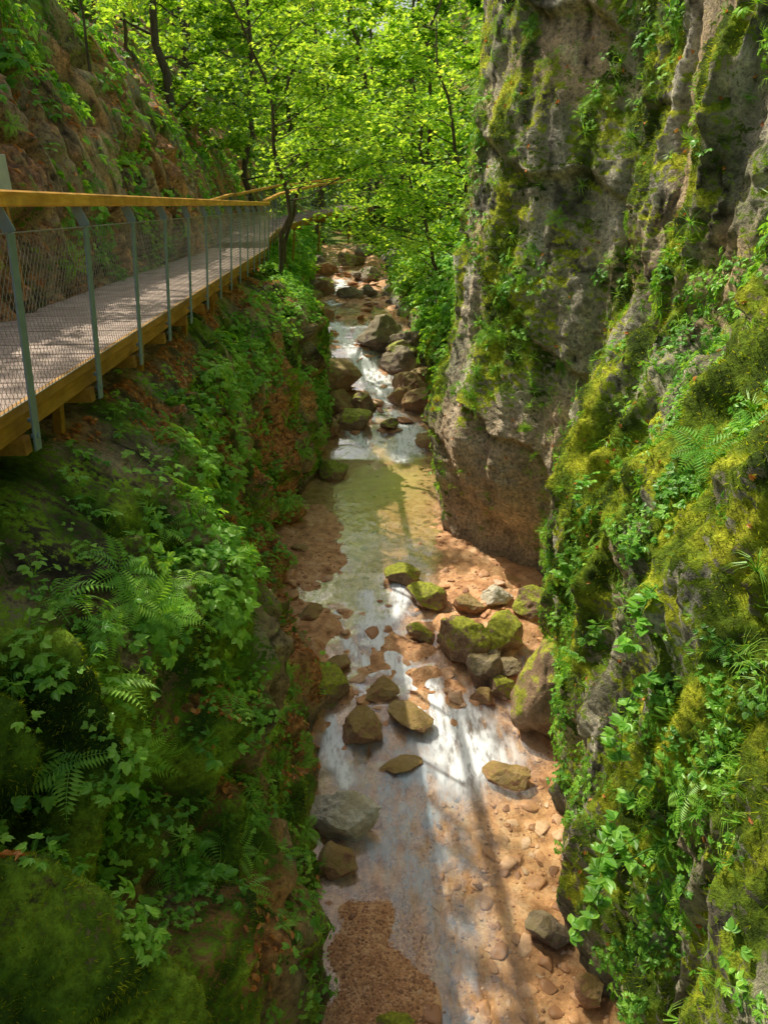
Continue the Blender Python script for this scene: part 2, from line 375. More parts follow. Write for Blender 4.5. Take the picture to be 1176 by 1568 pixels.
def rockcols(P,N,base,warm,seed,wamt):
    Pv=P*np.array([1,1,.4]); n1=fbm(Pv*2,4,seed)*.9+.5; n2=fbm(P*7,3,seed+20)
    c=cramp(n1,base); w=sstep(.0,.45,fbm(P*.8,3,seed+30)+wamt)
    c=lerp(c,np.array(warm)*np.ones_like(c)*(.75+.5*(n2[...,None]*.5+.5)),w*.8)
    c*=(1+.45*n2)[...,None]
    st=sstep(.15,.4,fbm(P*np.array([3.5,3.5,.35]),3,seed+40)); c*=(1-.5*st)[...,None]
    cr=sstep(.82,.97,ridged(Pv*1.9+.3*fbm(P*3,2,seed)[...,None],1,seed+50)); c*=(1-.75*cr)[...,None]
    return c
def mosscols(P,seed,a,b,c_):
    n=fbm(P*3.2,4,seed)*1.1+.5; return cramp(n,[(.1,a),(.5,b),(.9,c_)])
mossL=np.clip(.56+.75*fbm(PL*1.1,3,15)-.25*((tL>7.)*(tL<9.2)),0,1)
mossL=np.clip(mossL-.10*sstep(8,14,YL),0,1)
litL=np.clip((NL[...,2]-.1)*.7+.9*fbm(PL*1.3,3,25)+.17*sstep(5.8,6.5,YL)*sstep(16,12,YL)-.25*sstep(3.9,4.3,tL),0,1)*np.where(YL<5.8,.7,1.)
ter=(tL>7.1)*np.clip(NL[...,2]*.8+.55*fbm(PL*.7,2,29)+.1,0,1); litL=np.maximum(litL*(tL<6),ter*.9)
rc=rockcols(PL,NL,[(.15,(.18,.14,.08)),(.5,(.42,.31,.17)),(.85,(.62,.50,.32))],(.70,.34,.12),300,.15)
litc=cramp(fbm(PL*16,2,77)+.5,[(0,(.12,.055,.025)),(.5,(.48,.21,.07)),(1,(.68,.36,.14))])
rc=lerp(rc,litc,sstep(.35,.55,litL)); mossL=mossL*(1-.8*sstep(.4,.6,litL))
wetL=sstep(.35,.05,PL[...,2]-zw(YL)); rc*=(1-.5*wetL)[...,None]; mossL*=1-.8*wetL
mc=mosscols(PL,321,(.035,.085,.008),(.14,.27,.02),(.36,.54,.045))
mc*=(1-.6*cr1)[...,None]
mesh_np('left_cliff_bank',PL.reshape(-1,3),grid_faces(nY,len(tt),not flipL),M_cliff,None,True,{'mossm':mossL.ravel()},{'rockc':np.clip(rc,0,.9),'mossc':mc})

# ---------------------------------------------------------------- right cliff
ZL=[-1,0,1.5,3,4,5,6,8,11,14]
RS={-3:[2.7,2.6,2.6,2.6,2.7,3.0,3.3,3.6,4,4.5],
3.3:[2.5,2.45,2.4,2.4,2.5,2.7,3.0,3.4,3.7,4.2],
4.4:[2.15,2.1,2.2,2.3,2.4,2.6,2.9,3.4,3.7,4.2],
5.4:[2.15,2.1,2.2,2.3,2.4,2.75,3.3,3.7,4,4.4],
7.2:[2.6,2.5,2.4,2.35,2.55,3.2,3.9,4.1,4.3,4.7],
8.6:[2.6,2.55,2.45,2.3,2.35,3.0,3.3,3.4,3.5,3.7],
9.2:[2.9,2.8,2.7,2.6,2.7,3.2,3.7,3.9,4.0,4.2],
10.4:[3.6,3.5,3.4,3.4,3.4,3.5,3.6,3.6,3.6,3.8],
11.5:[3.1,2.9,2.6,2.45,2.4,2.4,2.4,2.4,2.6,2.8],
12.3:[2.3,2.05,1.8,1.7,1.7,1.8,1.85,1.85,2.0,2.2],
13.5:[1.65,1.5,1.35,1.35,1.4,1.5,1.5,1.55,1.75,2.1],
14.6:[1.5,1.4,1.35,1.4,1.45,1.6,2.1,2.5,2.8,3.2],
16.5:[2.2,2.1,2.1,2.3,2.6,3,3.5,4.2,5.2,6],
20:[1.9,1.8,1.7,1.75,2.1,3,4,5.5,7,9],
24:[1.7,1.6,1.6,1.7,2.4,3.5,4.5,6,8,10],
27:[1,.9,.9,1.1,1.9,3,4.5,6.5,9,11],
32:[0,-.1,-.1,0.1,.9,2.6,5,8,11,14],
50:[-1.5,-1.5,-1.4,-1,.0,1.5,4,8,12,16]}
K=sorted(RS); nY=1000; yy=-3+(np.linspace(0,1,nY)**1.5)*53
zz=np.concatenate([np.linspace(-1,8,400),np.linspace(8.05,14,130)])
C=np.array([RS[k] for k in K],float)
A=np.stack([np.interp(yy,K,C[:,j]) for j in range(len(ZL))],1)
X=np.stack([np.interp(zz,ZL,A[i]) for i in range(nY)],0)
PR=np.stack([X,np.repeat(yy[:,None],len(zz),1),np.repeat(zz[None],nY,0)],-1)
PR=blur(blur(PR,20,1),4,0)
ex=[]
for dx,dz in((1,2.2),(3,4),(7,5.5),(15,8),(50,22)):
    q=PR[:,-1].copy(); q[:,0]+=dx; q[:,2]+=dz; ex.append(q)
N=norms(PR); N=-N if N[100,100,0]>0 else N
fl=PR*np.array([1.5,1.5,.33]); yR=PR[...,1]; zR=PR[...,2]
pil=np.exp(-((yR-11.9)/1.6)**4)
disp=.26*fbm(PR*np.array([.8,.8,.4]),3,61)+(.32-.2*pil)*ridged(fl,3,65)+(.14-.09*pil)*ridged(PR*np.array([3,3,.9]),2,35)+.065*fbm(PR*5,3,67)+.028*fbm(PR*16,2,64)-.12
sh=(PR[...,2]*.55-PR[...,1]*.35+.5*fbm(PR*.7,2,88)); saw=(sh*.9)%1.0; disp+=(.2*(1-saw)*sstep(0,.08,saw))*(.4+.6*pil)
disp+=.42*np.exp(-(((yR-12.2)/1.1)**2+((zR-3.0)/1.0)**2))-.34*np.exp(-(((yR-11.9)/1.3)**2+((zR-1.0)/.6)**2))
disp*=1-.5*sstep(.8,-.2,zR)
PR=PR+N*disp[...,None]
PR=np.concatenate([PR,np.stack(ex,1)],1)
NR=norms(PR); NR=-NR if NR[100,100,0]>0 else NR
nz_=PR.shape[1]; yR=PR[...,1]; zR=PR[...,2]
pil=np.exp(-((yR-11.9)/1.5)**4)
mossR=np.clip(.45+.85*fbm(PR*np.array([1.4,1.4,.4]),3,75)+.7*np.clip(NR[...,2],-.3,.6)+.1*sstep(9.8,9,yR)-.08*sstep(4.5,7,zR)*sstep(3,6,yR),0,1)
mossR=np.clip(mossR-.35*pil*sstep(5.,3.,zR)-.05*pil,0,1)
mossR*=1-.4*sstep(6.2,6.8,yR)*sstep(8.3,7.9,yR)*sstep(4.7,5.3,zR)
mossR=np.clip(mossR+.2*sstep(13.8,14.4,yR)*sstep(18,16,yR),0,1)
wetR=sstep(.35,.05,zR-zw(yR))
rc=rockcols(PR,NR,[(.15,(.22,.23,.14)),(.5,(.52,.48,.33)),(.85,(.82,.76,.6))],(.80,.57,.34),400,.0)
rc=lerp(rc,np.array([.84,.62,.40])*(.8+.4*fbm(PR*4,3,9))[...,None]*np.ones_like(rc),.75*pil*sstep(4.4,3.2,zR))
rc*=(1-.5*wetR)[...,None]; mossR*=1-.8*wetR
mc=mosscols(PR,421,(.045,.08,.008),(.18,.28,.018),(.50,.54,.035))
mesh_np('right_cliff',PR.reshape(-1,3),grid_faces(nY,nz_,False),M_cliff,None,True,{'mossm':mossR.ravel()},{'rockc':np.clip(rc,0,.9),'mossc':mc})

# ---------------------------------------------------------------- far ground
gy=np.concatenate([np.linspace(-30,40,60),np.linspace(41,260,120)]); gx=np.linspace(-160,160,200)
Yg,Xg=np.meshgrid(gy,gx,indexing='ij')
def gh(X,Y):
    cx=(xl(Y)+xr(Y))/2; d=np.clip(np.abs(X-cx)-3,0,None); P=np.stack([X,Y,0*X],-1)
    return zw(Y)-.8*sstep(55,45,Y)+np.minimum(d*.7,26)*sstep(38,50,Y)+sstep(60,110,Y)*10+1.2*fbm(P*.08,3,90)*sstep(45,60,Y)
mesh_np('ground',np.stack([Xg,Yg,gh(Xg,Yg)],-1).reshape(-1,3),grid_faces(len(gy),len(gx),True),M_ground)

# ---------------------------------------------------------------- rocks
def ico(sub):
    bm=bmesh.new(); bmesh.ops.create_icosphere(bm,subdivisions=sub,radius=1)
    v=np.array([x.co[:] for x in bm.verts]); f=np.array([[w.index for w in x.verts] for x in bm.faces]); bm.free(); return v,f
I4=ico(5); I2=ico(2); I1=ico(3)
def rockv(base,seed,planes=14,lo=.5,hi=.9,rough=.09):
    r=np.random.default_rng(seed); v=base.copy()
    for _ in range(planes):
        n=r.normal(size=3); n/=np.linalg.norm(n); d=r.uniform(lo,hi)
        v-=n*np.clip(v@n-d,0,None)[:,None]
    nn=v/np.linalg.norm(v,axis=1,keepdims=True)
    v+=nn*(rough*1.6*fbm(v*1.6+seed,3,seed)+rough*.8*fbm(v*6+seed,3,seed+3))[:,None]
    return v/np.abs(v).max(0)
def boulder(x,y,sx,sy,sz,seed,mat,rot=0,sink=.3,lo=.5):
    v=rockv(I4[0],seed,14,lo)*[sx,sy,sz]@rotm('x',random.uniform(-.2,.2)).T@rotm('z',rot).T
    v=v+[x,y,float(zw(y))+sz*(1-2*sink)*.9]
    return mesh_np('boulder',v,I4[1],mat)
B=[(1.28,9.45,.5,.42,.46,1,M_rockm),(2.0,9.6,.45,.4,.42,2,M_rockm),(-1.0,8.5,.5,.4,.38,3,M_rockm),(-.36,7.65,.36,.3,.3,4,M_rock),
(.36,7.95,.42,.28,.12,5,M_rock),(-.45,6.15,.52,.3,.36,6,M_rockg),(2.3,8.05,.6,.74,1.05,7,M_rockm),(1.56,8.75,.32,.27,.36,8,M_rockd),
(.75,10.7,.4,.32,.26,9,M_rockm),(.35,11.4,.36,.3,.2,10,M_rockm),(1.65,6.9,.34,.25,.14,11,M_rock),(-.5,5.55,.26,.24,.19,12,M_rock),
(1.72,4.75,.24,.22,.17,13,M_rockd),(2.0,4.15,.16,.15,.14,14,M_rock),(.1,3.85,.24,.2,.14,15,M_rockm),(-1.95,11.8,.34,.32,.26,16,M_rock),(-1.7,12.4,.22,.2,.14,17,M_rock),
(-1.35,16.9,.48,.4,.26,18,M_rockm),(-.95,20.1,.62,.46,.38,19,M_rockm),(-1.75,22.3,1.05,.78,.85,20,M_rock),(-.1,25.2,.95,.8,.85,21,M_rockd),(.55,23.9,.75,.6,.65,22,M_rockd),
(.2,19.9,.32,.3,.22,23,M_rockm),(1.3,19.0,.5,.42,.32,24,M_rock),(-1.6,19.6,.45,.4,.35,26,M_rock),(1.2,21.3,.7,.52,.55,27,M_rock),(-.6,21.4,.48,.38,.38,47,M_rockm),(.5,21.9,.42,.35,.38,48,M_rock),
(1.5,10.5,.32,.26,.22,30,M_rock),(2.0,10.7,.36,.3,.28,31,M_rockg),(1.75,9.2,.2,.2,.16,32,M_rockd),(2.6,10.4,.42,.36,.38,43,M_rockm),(1.5,8.35,.2,.18,.14,51,M_rock),(1.8,8.5,.24,.2,.22,52,M_rockm),
(-1.3,10.3,.28,.22,.14,33,M_rock),(.2,7.1,.35,.22,.05,35,M_rock),(.0,8.5,.33,.22,.14,44,M_rock),(-.7,9.1,.25,.2,.1,49,M_rock),(.62,9.8,.27,.22,.16,50,M_rockm),
(.95,24.6,.85,.7,.7,38,M_rockd),(1.4,23.0,.65,.55,.5,39,M_rock),(-2.3,24.3,.55,.5,.5,40,M_rockm),(1.95,8.95,.25,.22,.24,42,M_rockd)]
for i,(x,y,a,b,c,s,m) in enumerate(B): boulder(x,y,a,b,c,s,m,rot=random.uniform(-.6,.6) if s!=6 else -.3,sink=.32 if s!=6 else .22,lo=.5 if s!=6 else .38)
for i in range(30):
    y=random.uniform(21,44); t=random.choice([random.uniform(0,.25),random.uniform(.55,1)]); x=float(xl(y))*(1-t)+float(xr(y))*t; s=random.uniform(.25,.75)
    boulder(x,y,s,s*.9,s*.7,200+i,random.choice([M_rock,M_rockd,M_rockm]),rot=random.uniform(0,3),sink=.35)
bag=Bag(); tpl=[rockv(I1[0],s,9,.5,.85,.04)*[1,.8,.33] for s in(301,302,303,304)]; tps=[rockv(I2[0],s,8,.5,.85,.03)*[1,.85,.5] for s in(305,306,307)]
def scatter_bed(n,ya,yb,smin,smax,tp,F,lift=.1,pw=2.,xa=-.02,xb=1.02):
    y=rng.uniform(ya,yb,n); t=rng.uniform(xa,xb,n); x=xl(y)*(1-t)+xr(y)*t
    s=smin+(smax-smin)*rng.uniform(0,1,n)**pw
    for k,T in enumerate(tp):
        q=np.arange(n)%len(tp)==k
        Nn=np.stack([rng.normal(0,.15,n),rng.normal(0,.15,n),np.ones(n)],1)[q]
        pos=np.stack([x,y,bed_h(x,y)],1)[q]; pos[:,2]+=s[q]*lift
        bag.add(T,F,pos,frames(Nn,rng.uniform(0,6.28,q.sum())),s[q],rng.uniform(0,.9,q.sum()))
scatter_bed(320,2.6,8,.05,.15,tpl,I1[1],-.1,2,.4,1.02); scatter_bed(60,3,12,.05,.12,tpl,I1[1],.0); scatter_bed(130,7.8,11.8,.06,.18,tpl,I1[1],.12)
scatter_bed(40,12,18.5,.04,.1,tpl,I1[1]); scatter_bed(260,18.5,40,.08,.32,tpl,I1[1],.3)
scatter_bed(4000,2.6,14,.01,.03,tps,I2[1],.1)
n=3500; a=rng.uniform(0,6.28,n); r=np.sqrt(rng.uniform(0,1,n)); x=-.05+np.cos(a)*r*.55; y=4.3+np.sin(a)*r*1.05; s=rng.uniform(.006,.024,n)
bag.add(tps[0],I2[1],np.stack([x,y,bed_h(x,y)],1),frames(np.stack([rng.normal(0,.3,n),rng.normal(0,.3,n),np.ones(n)],1),a),s,rng.uniform(.0,.8,n))
bag.make('river_stones',M_peb,None,True)

# ---------------------------------------------------------------- planting
def sample(P,Nn,W,n):
    du=np.linalg.norm(np.diff(P,axis=0)[:,:-1],axis=-1); dv=np.linalg.norm(np.diff(P,axis=1)[:-1],axis=-1)
    w=(du*dv*W[:-1,:-1]).ravel(); w=w/w.sum(); idx=rng.choice(len(w),n,p=w); i,j=np.divmod(idx,P.shape[1]-1)
    a=rng.random(n)[:,None];b=rng.random(n)[:,None]
    p=P[i,j]*(1-a)*(1-b)+P[i+1,j]*a*(1-b)+P[i,j+1]*(1-a)*b+P[i+1,j+1]*a*b
    return p,Nn[i,j]
def plant(bagd,tpls,p,nrm,up,smin,smax,t0,t1):
    n=len(p)
    for k,(v,f,t) in enumerate(tpls):
        q=np.arange(n)%len(tpls)==k; m=q.sum()
        ax=nrm[q]*(1-up)+np.array([0,0,up])+rng.normal(0,.18,(m,3))
        bagd.add(v,f,p[q],frames(ax,rng.uniform(0,6.28,m)),rng.uniform(smin,smax,m),rng.uniform(t0,t1,m),t)
above=(PL[...,2]-zw(YL)>.25); bankL=(tL<5.3)*above
patch=sstep(.12,.3,fbm(PL*1.3,3,111)+.25*NL[...,2]-.05)
herb=Bag()
p,n_=sample(PL,NL,bankL*(YL>.5)*(YL<7)*(.03+patch),850); plant(herb,HERBS,p,n_,.45,.05,.13,.3,1.)
p,n_=sample(PL,NL,bankL*(YL>.5)*(YL<7)*patch,70); plant(herb,HERBS[2:],p,n_,.5,.15,.22,.4,1.)
p,n_=sample(PL,NL,(tL>3.9)*(tL<6)*(YL>2)*(YL<9)*1.,330); plant(herb,HERBS,p,n_,.6,.06,.16,.4,1.)
p,n_=sample(PL,NL,bankL*(YL>=7)*(YL<24)*(.04+patch),2100); plant(herb,HERBS,p,n_,.45,.08,.2,.4,1.)
p,n_=sample(PL,NL,(tL>3.9)*(tL<5.1)*(YL>4)*(YL<26)*1.,950); plant(herb,HERBS,p,n_,.6,.1,.24,.5,1.)
p,n_=sample(PL,NL,(tL<5)*(YL>23)*above*1.,1300); plant(herb,HERBS[:2],p,n_,.5,.25,.5,.4,1.)
hp=sstep(.0,.35,fbm(PL*.7,3,131))
p,n_=sample(PL,NL,(tL>8.2)*(tL<11)*(.05+hp)*(YL>2),3200); plant(herb,HERBS,p,n_,.45,.12,.34,.3,1.)
p,n_=sample(PL,NL,(tL>7.05)*(tL<8.4)*(YL>2)*(YL<24)*hp,450); plant(herb,HERBS,p,n_,.4,.08,.2,.3,.9)
herb.make('bank_plants',M_herb)
fern=Bag()
p,n_=sample(PL,NL,bankL*(YL>1)*(YL<9)*(fbm(PL*.8,2,141)>-.1),240); plant(fern,FERNS,p,n_,.35,.13,.32,.5,1.)
p,n_=sample(PL,NL,(bankL+(tL>8)*(tL<10))*(YL>8)*(YL<26),200); plant(fern,FERNS,p,n_,.45,.22,.45,.4,1.)
p,n_=sample(PL,NL,(tL>3.8)*(tL<5.5)*(YL>2)*(YL<8)*1.,55); plant(fern,FERNS,p,n_,.5,.2,.36,.5,1.)
fern.make('fern_clumps',M_herb)
gr=Bag()
p,n_=sample(PL,NL,bankL*(YL>3)*(YL<22)*1.,900); plant(gr,GRASS,p,n_,.2,.08,.2,.4,1.)
gr.make('grass_tufts',M_herb)
ms=Bag(); BL=(np.array([[-.1,0,0],[.1,0,0],[.02,.35,1],[-.02,.35,1]]),np.array([[0,1,2,3]]),np.zeros(4))
p,n_=sample(PL,NL,bankL*(YL>1)*(YL<6.5)*np.clip(mossL-.35,0,1),85000); plant(ms,[BL],p-n_*.005,n_,.1,.012,.035,.15,1.)
p,n_=sample(PL,NL,bankL*(YL>6.5)*(YL<20)*np.clip(mossL-.35,0,1),35000); plant(ms,[BL],p-n_*.005,n_,.1,.02,.05,.1,1.)
ms.make('moss_carpet',M_moss)
lt=Bag(); LT=[(LEAF_V*[1,1,2.5]-[0,.5,0],LEAF_F,np.zeros(6))]
p,n_=sample(PL,NL,(litL>.38)*(tL<6)*(YL>1)*(YL<24)*1.,11500); plant(lt,LT,p+n_*.012,n_,.0,.035,.075,.1,.95)
p,n_=sample(PL,NL,(litL>.35)*(tL>8)*(tL<11)*(YL>3)*(YL<35)*1.,6500); plant(lt,LT,p+n_*.015,n_,.0,.06,.12,.1,.95)
aR=(zR-zw(yR)>.4)*(zR<13.5); rp=sstep(.05,.3,fbm(PR*np.array([1.3,1.3,.7]),3,151))
p,n_=sample(PR,NR,aR*(NR[...,2]>.1)*1.*(yR>3)*(yR<20),900); plant(lt,LT,p+n_*.012,n_,.0,.04,.08,.1,.9)
lt.make('leaf_litter',M_lit)
herb=Bag()
p,n_=sample(PR,NR,aR*(yR>1.5)*(yR<9.4)*(.04+rp)*(zR<6.5),1100); plant(herb,HERBS,p,n_,.35,.05,.15,.2,.9)
p,n_=sample(PR,NR,aR*(yR>9.8)*(yR<15.5)*rp*(zR>5),330); plant(herb,HERBS,p,n_,.35,.08,.2,.3,1.)
p,n_=sample(PR,NR,aR*(yR>13.8)*(yR<17)*1.,900); plant(herb,HERBS,p,n_,.4,.08,.22,.5,1.)
p,n_=sample(PR,NR,aR*(yR>15.5)*(yR<45)*(.15+rp)*(NR[...,2]>-.1),4500); plant(herb,HERBS,p,n_,.5,.2,.5,.4,1.)
p,n_=sample(PR,NR,aR*(yR>4)*(yR<10)*rp*(zR>6),320); plant(herb,HERBS,p,n_,.35,.08,.2,.4,.9)
herb.make('cliff_plants',M_herb)
fr2=Bag()
p,n_=sample(PR,NR,aR*(yR>3)*(yR<15)*(zR>1.5)*(.1+rp),170); plant(fr2,FERNS,p,n_,.1,.14,.3,.4,1.)
p=np.array([[2.7,5.5,5.1],[2.9,5.2,5.3],[2.5,4.6,4.4]]); plant(fr2,FERNS,p,np.tile([-.8,-.3,.5],(3,1)),.3,.38,.45,.45,.7)
fr2.make('cliff_ferns',M_herb)
gr=Bag()
p,n_=sample(PR,NR,aR*(yR>2)*(yR<16)*(.15+rp),1900); plant(gr,GRASS,p,n_,.0,.1,.28,.5,1.)
gr.make('cliff_grass',M_herb)
ms=Bag()
p,n_=sample(PR,NR,aR*(yR>2)*(yR<16)*np.clip(mossR-.35,0,1),95000); plant(ms,[BL],p-n_*.005,n_,-.25,.02,.055,.1,1.)
ms.make('cliff_moss',M_moss)

# ---------------------------------------------------------------- tubes and trees
def tube(pts,rad,k=8):
    pts=np.array(pts,float); n=len(pts); d=np.gradient(pts,axis=0); d/=np.linalg.norm(d,axis=1,keepdims=True)
    ref=np.array([1,0,0]) if abs(d[0,0])<.8 else np.array([0,1,0])
    V=[]; th=np.arange(k)*2*math.pi/k
    for i in range(n):
        a=np.cross(d[i],ref);a/=np.linalg.norm(a);b=np.cross(d[i],a)
        V.append(pts[i]+rad[i]*(np.cos(th)[:,None]*a+np.sin(th)[:,None]*b))
    F=[[i*k+j,i*k+(j+1)%k,(i+1)*k+(j+1)%k,(i+1)*k+j] for i in range(n-1) for j in range(k)]
    return np.concatenate(V),np.array(F)
def curve(p0,p1,bow,n=9,seed=0,wob=.03):
    p0=np.array(p0,float);p1=np.array(p1,float);t=np.linspace(0,1,n)[:,None]; L=np.linalg.norm(p1-p0)
    r=np.random.default_rng(seed)
    w=np.cumsum(r.normal(0,wob*L/3,(n,3)),0); w=w-w[0]-(w[-1]-w[0])*t
    return p0+(p1-p0)*t+np.array(bow)*4*t*(1-t)+w
def tree(name,base,top,bow,r0,seed,nb=12,blen=3.,leaves=90,ls=.1,start=.35,tint=(.3,1.),side=None,spread=.7,far=False):
    r=np.random.default_rng(seed); E=empty(name); n=0;V=[];F=[]
    def addt(pts,rad,k=7):
        nonlocal n
        v,f=tube(pts,rad,k); V.append(v);F.append(f+n);n+=len(v)
    tr=curve(base,top,bow,14,seed,.05); rad=np.linspace(r0,r0*.25,14); rad[0]*=1.35; addt(tr,rad,9)
    LP=[]
    for b in range(nb):
        t=start+(1-start)*(b+.5)/nb; i=t*13; i0=int(i); p=tr[i0]+(tr[min(i0+1,13)]-tr[i0])*(i-i0)
        a=r.uniform(0,6.28) if side is None else side+r.normal(0,.6)
        L=blen*r.uniform(.6,1.15)*(1.15-.6*t)
        d=np.array([math.cos(a),math.sin(a),r.uniform(-.15,.5)])*L
        bp=curve(p,p+d,(0,0,L*.08),8,seed*31+b,.06); addt(bp,np.linspace(r0*.28*(1.1-t*.5),r0*.04,8),5)
        for q in range(5):
            u=r.uniform(.25,1); j=u*7; j0=min(int(j),6); s=bp[j0]+(bp[j0+1]-bp[j0])*(j-j0)
            dd=np.array([r.normal(0,1),r.normal(0,1),r.normal(.0,.3)]); dd/=np.linalg.norm(dd); l2=L*.45*r.uniform(.5,1.1)
            sp=curve(s,s+dd*l2,(0,0,-l2*.05),5,seed*77+b*9+q,.06); addt(sp,np.linspace(r0*.07,r0*.02+.002,5),3)
            LP.append((sp,l2))
    mesh_np('trunk_and_limbs',np.concatenate(V),np.concatenate(F),M_bark,E)
    bg=Bag()
    for sp,l2 in LP:
        m=max(8,int(leaves*r.uniform(.5,1.3))); u=r.uniform(0.1,1,m)*4; j=np.minimum(u.astype(int),3); q=sp[j]+(sp[j+1]-sp[j])*(u-j)[:,None]
        q=q+r.normal(0,1,(m,3))*np.array([.28,.28,.14])*min(l2,1.6)*spread
        nn=np.stack([r.normal(0,.5,m),r.normal(0,.5,m),np.ones(m)],1)
        v,f=(DIA_V*[1.2,1,1],DIA_F) if far else (LEAF_V*[1.15,1,1],LEAF_F)
        bg.add(v,f,q,frames(nn,r.uniform(0,6.28,m)),r.uniform(.7,1.3,m)*ls,r.uniform(tint[0],tint[1],m)+r.uniform(-.25,.15))
    bg.make('foliage',M_tree,E)
    return E
tree('young_beech_tree',(-2.95,19.6,4.9),(-3.9,19.0,12.0),(.55,0,.2),.075,5,15,4.0,60,.13,.25,(.4,1.),side=.05)
tree('young_beech_tree',(-3.4,24.5,5.2),(-1.2,23,11.0),(-.3,0,.3),.07,6,13,3.0,70,.14,.35,(.4,1.),side=-.3)
tree('unseen_shade_tree',(3.1,21.5,4.8),(1.4,22.0,11.5),(-.3,.0,.3),.08,7,15,3.4,70,.14,.0,(.4,1.),side=3.3)
tree('unseen_shade_tree',(2.4,27,4.0),(0.4,27.0,9.5),(-.2,.0,.3),.08,8,14,2.8,60,.15,.0,(.3,1.),side=3.2)
spec=[(-7.5,29,9,20,.2),(-6.2,36,6,18,.16),(-5.2,43,5.3,17,.17),(-9,38,12,24,.22),(-4.6,48,6,20,.2),(-1.0,52,5,21,.22),(2.2,42,4.4,16,.15),(5.2,35,5.2,18,.2),(4.2,29,5.5,14,.12),
(7.5,42,8.5,22,.2),(2.6,49,5,20,.2),(8,28,9.5,19,.18),(10,50,12,25,.2),(-2.2,60,6,24,.22),(1.0,66,6,26,.22),(-6,64,8,26,.22)]
for i,(x,y,z,h,r0) in enumerate(spec):
    tree('unseen_shade_tree',(x,y,z-1),(x+random.uniform(-1.2,1.2),y+random.uniform(-1,1),h),(random.uniform(-.5,.5),0,0),r0,40+i,18,3.8 if y<55 else 5,72,.24 if y<55 else .36,.2 if i in(1,2) else .06,(.15,1.),far=True,spread=.85)
tree('hazel_sapling',(-5.3,14.5,9.0),(-4.6,14.8,12.5),(-.2,0,0),.03,71,9,1.7,35,.11,.2,(.4,1.))
tree('hazel_sapling',(-6.0,19.5,10.2),(-5.4,19,14),(-.3,0,0),.05,72,8,2.0,35,.11,.2,(.4,1.))
tree('hazel_sapling',(-5.5,10.6,9.4),(-5.0,11.0,12.0),(-.2,0,0),.022,73,8,1.3,26,.10,.2,(.3,.9))
tree('unseen_shade_tree',(-8.8,11.0,13.5),(-7.2,11.5,20.5),(.2,0,0),.06,81,12,3.2,15,.17,.15,(.3,1.),far=True,spread=1.5)  # unseen tree added above the frame to dapple the near stream
tree('unseen_shade_tree',(-8.6,15.5,13.5),(-7.4,15.2,21.0),(.2,0,0),.06,82,11,3.2,12,.17,.2,(.3,1.),far=True,spread=1.5)  # second tree out of view, added for its broken shade
bg=Bag(); r=np.random.default_rng(99)
nc=1800; cy=r.uniform(50,115,nc); cxx=r.uniform(-45,45,nc); g=gh(cxx,cy); cz=g+r.uniform(.5,16,nc)
for i in range(nc):
    m=50; rad=r.uniform(.8,2.2); q=np.array([cxx[i],cy[i],cz[i]])+r.normal(0,1,(m,3))*np.array([rad,rad,rad*.5])*.75
    nn=np.stack([r.normal(0,.5,m),r.normal(0,.5,m),np.ones(m)],1)
    bg.add(DIA_V*[1.3,1,1],DIA_F,q,frames(nn,r.uniform(0,6.28,m)),r.uniform(.3,.65,m),r.uniform(.1,.9,m)+r.uniform(-.25,.2))
V=[];F=[];n=0
for i in range(70):
    y=r.uniform(50,110);x=r.uniform(-40,40);z=float(gh(np.array([x]),np.array([y]))[0]);hh=r.uniform(10,17)
    v,f=tube(curve((x,y,z-1),(x+r.normal(0,.8),y,z+hh),(0,0,0),8,i,.03),np.linspace(.22,.08,8),6); V.append(v);F.append(f+n);n+=len(v)
E=empty('distant_forest'); bg.make('canopy',M_tree,E); mesh_np('trunks',np.concatenate(V),np.concatenate(F),M_bark,E)

def shrub(name,pts,seed,s=.2,tint=(.3,.8)):
    E=empty(name); r=np.random.default_rng(seed); V=[];F=[];n=0; bg=Bag()
    for k,(a,b) in enumerate(pts):
        c=curve(a,b,(-.1,0,.12),8,seed+k,.05); v,f=tube(c,np.linspace(.008,.003,8),5); V.append(v);F.append(f+n);n+=len(v)
        for i in range(2,8):
            for q in range(2):
                base=c[i]+r.normal(0,.04,3); az=r.uniform(0,6.28)
                for w in range(5):
                    th=az+(w-2)*.5; nn=np.array([[r.normal(0,.15),r.normal(0,.15),1]])
                    bg.add(LEAF_V*[1.1,1,1],LEAF_F,base[None],frames(nn,np.array([th])),np.array([s*r.uniform(.6,1.)*(1-.12*abs(w-2))]),np.array([r.uniform(*tint)]))
    mesh_np('stems',np.concatenate(V),np.concatenate(F),M_herb,E,True,{'tint':np.full(n,.2)}); bg.make('leaves',M_herb,E)
shrub('elder_shrub',[((2.3,4.6,3.6),(1.9,4.2,2.9)),((2.3,4.3,2.9),(1.75,3.9,2.0)),((2.3,4.0,2.2),(1.6,3.7,1.5)),((2.35,4.9,4.2),(2.0,4.5,3.7)),((2.4,4.4,2.0),(1.9,4.1,1.3))],401,.15)
shrub('elder_shrub',[((2.4,6.8,4.4),(2.0,6.5,4.2)),((2.4,7.3,3.2),(2.0,7.0,3.0)),((2.3,5.8,3.2),(1.9,5.5,2.9))],402,.10,(.4,.9))
shrub('bramble_shrub',[((-1.5,3.2,3.0),(-1.0,3.3,2.7)),((-1.4,3.0,2.4),(-1.0,3.1,1.9)),((-1.6,3.6,3.5),(-1.25,3.8,3.2)),((-2.0,3.6,4.2),(-1.6,3.8,4.0))],403,.11,(.3,.7))

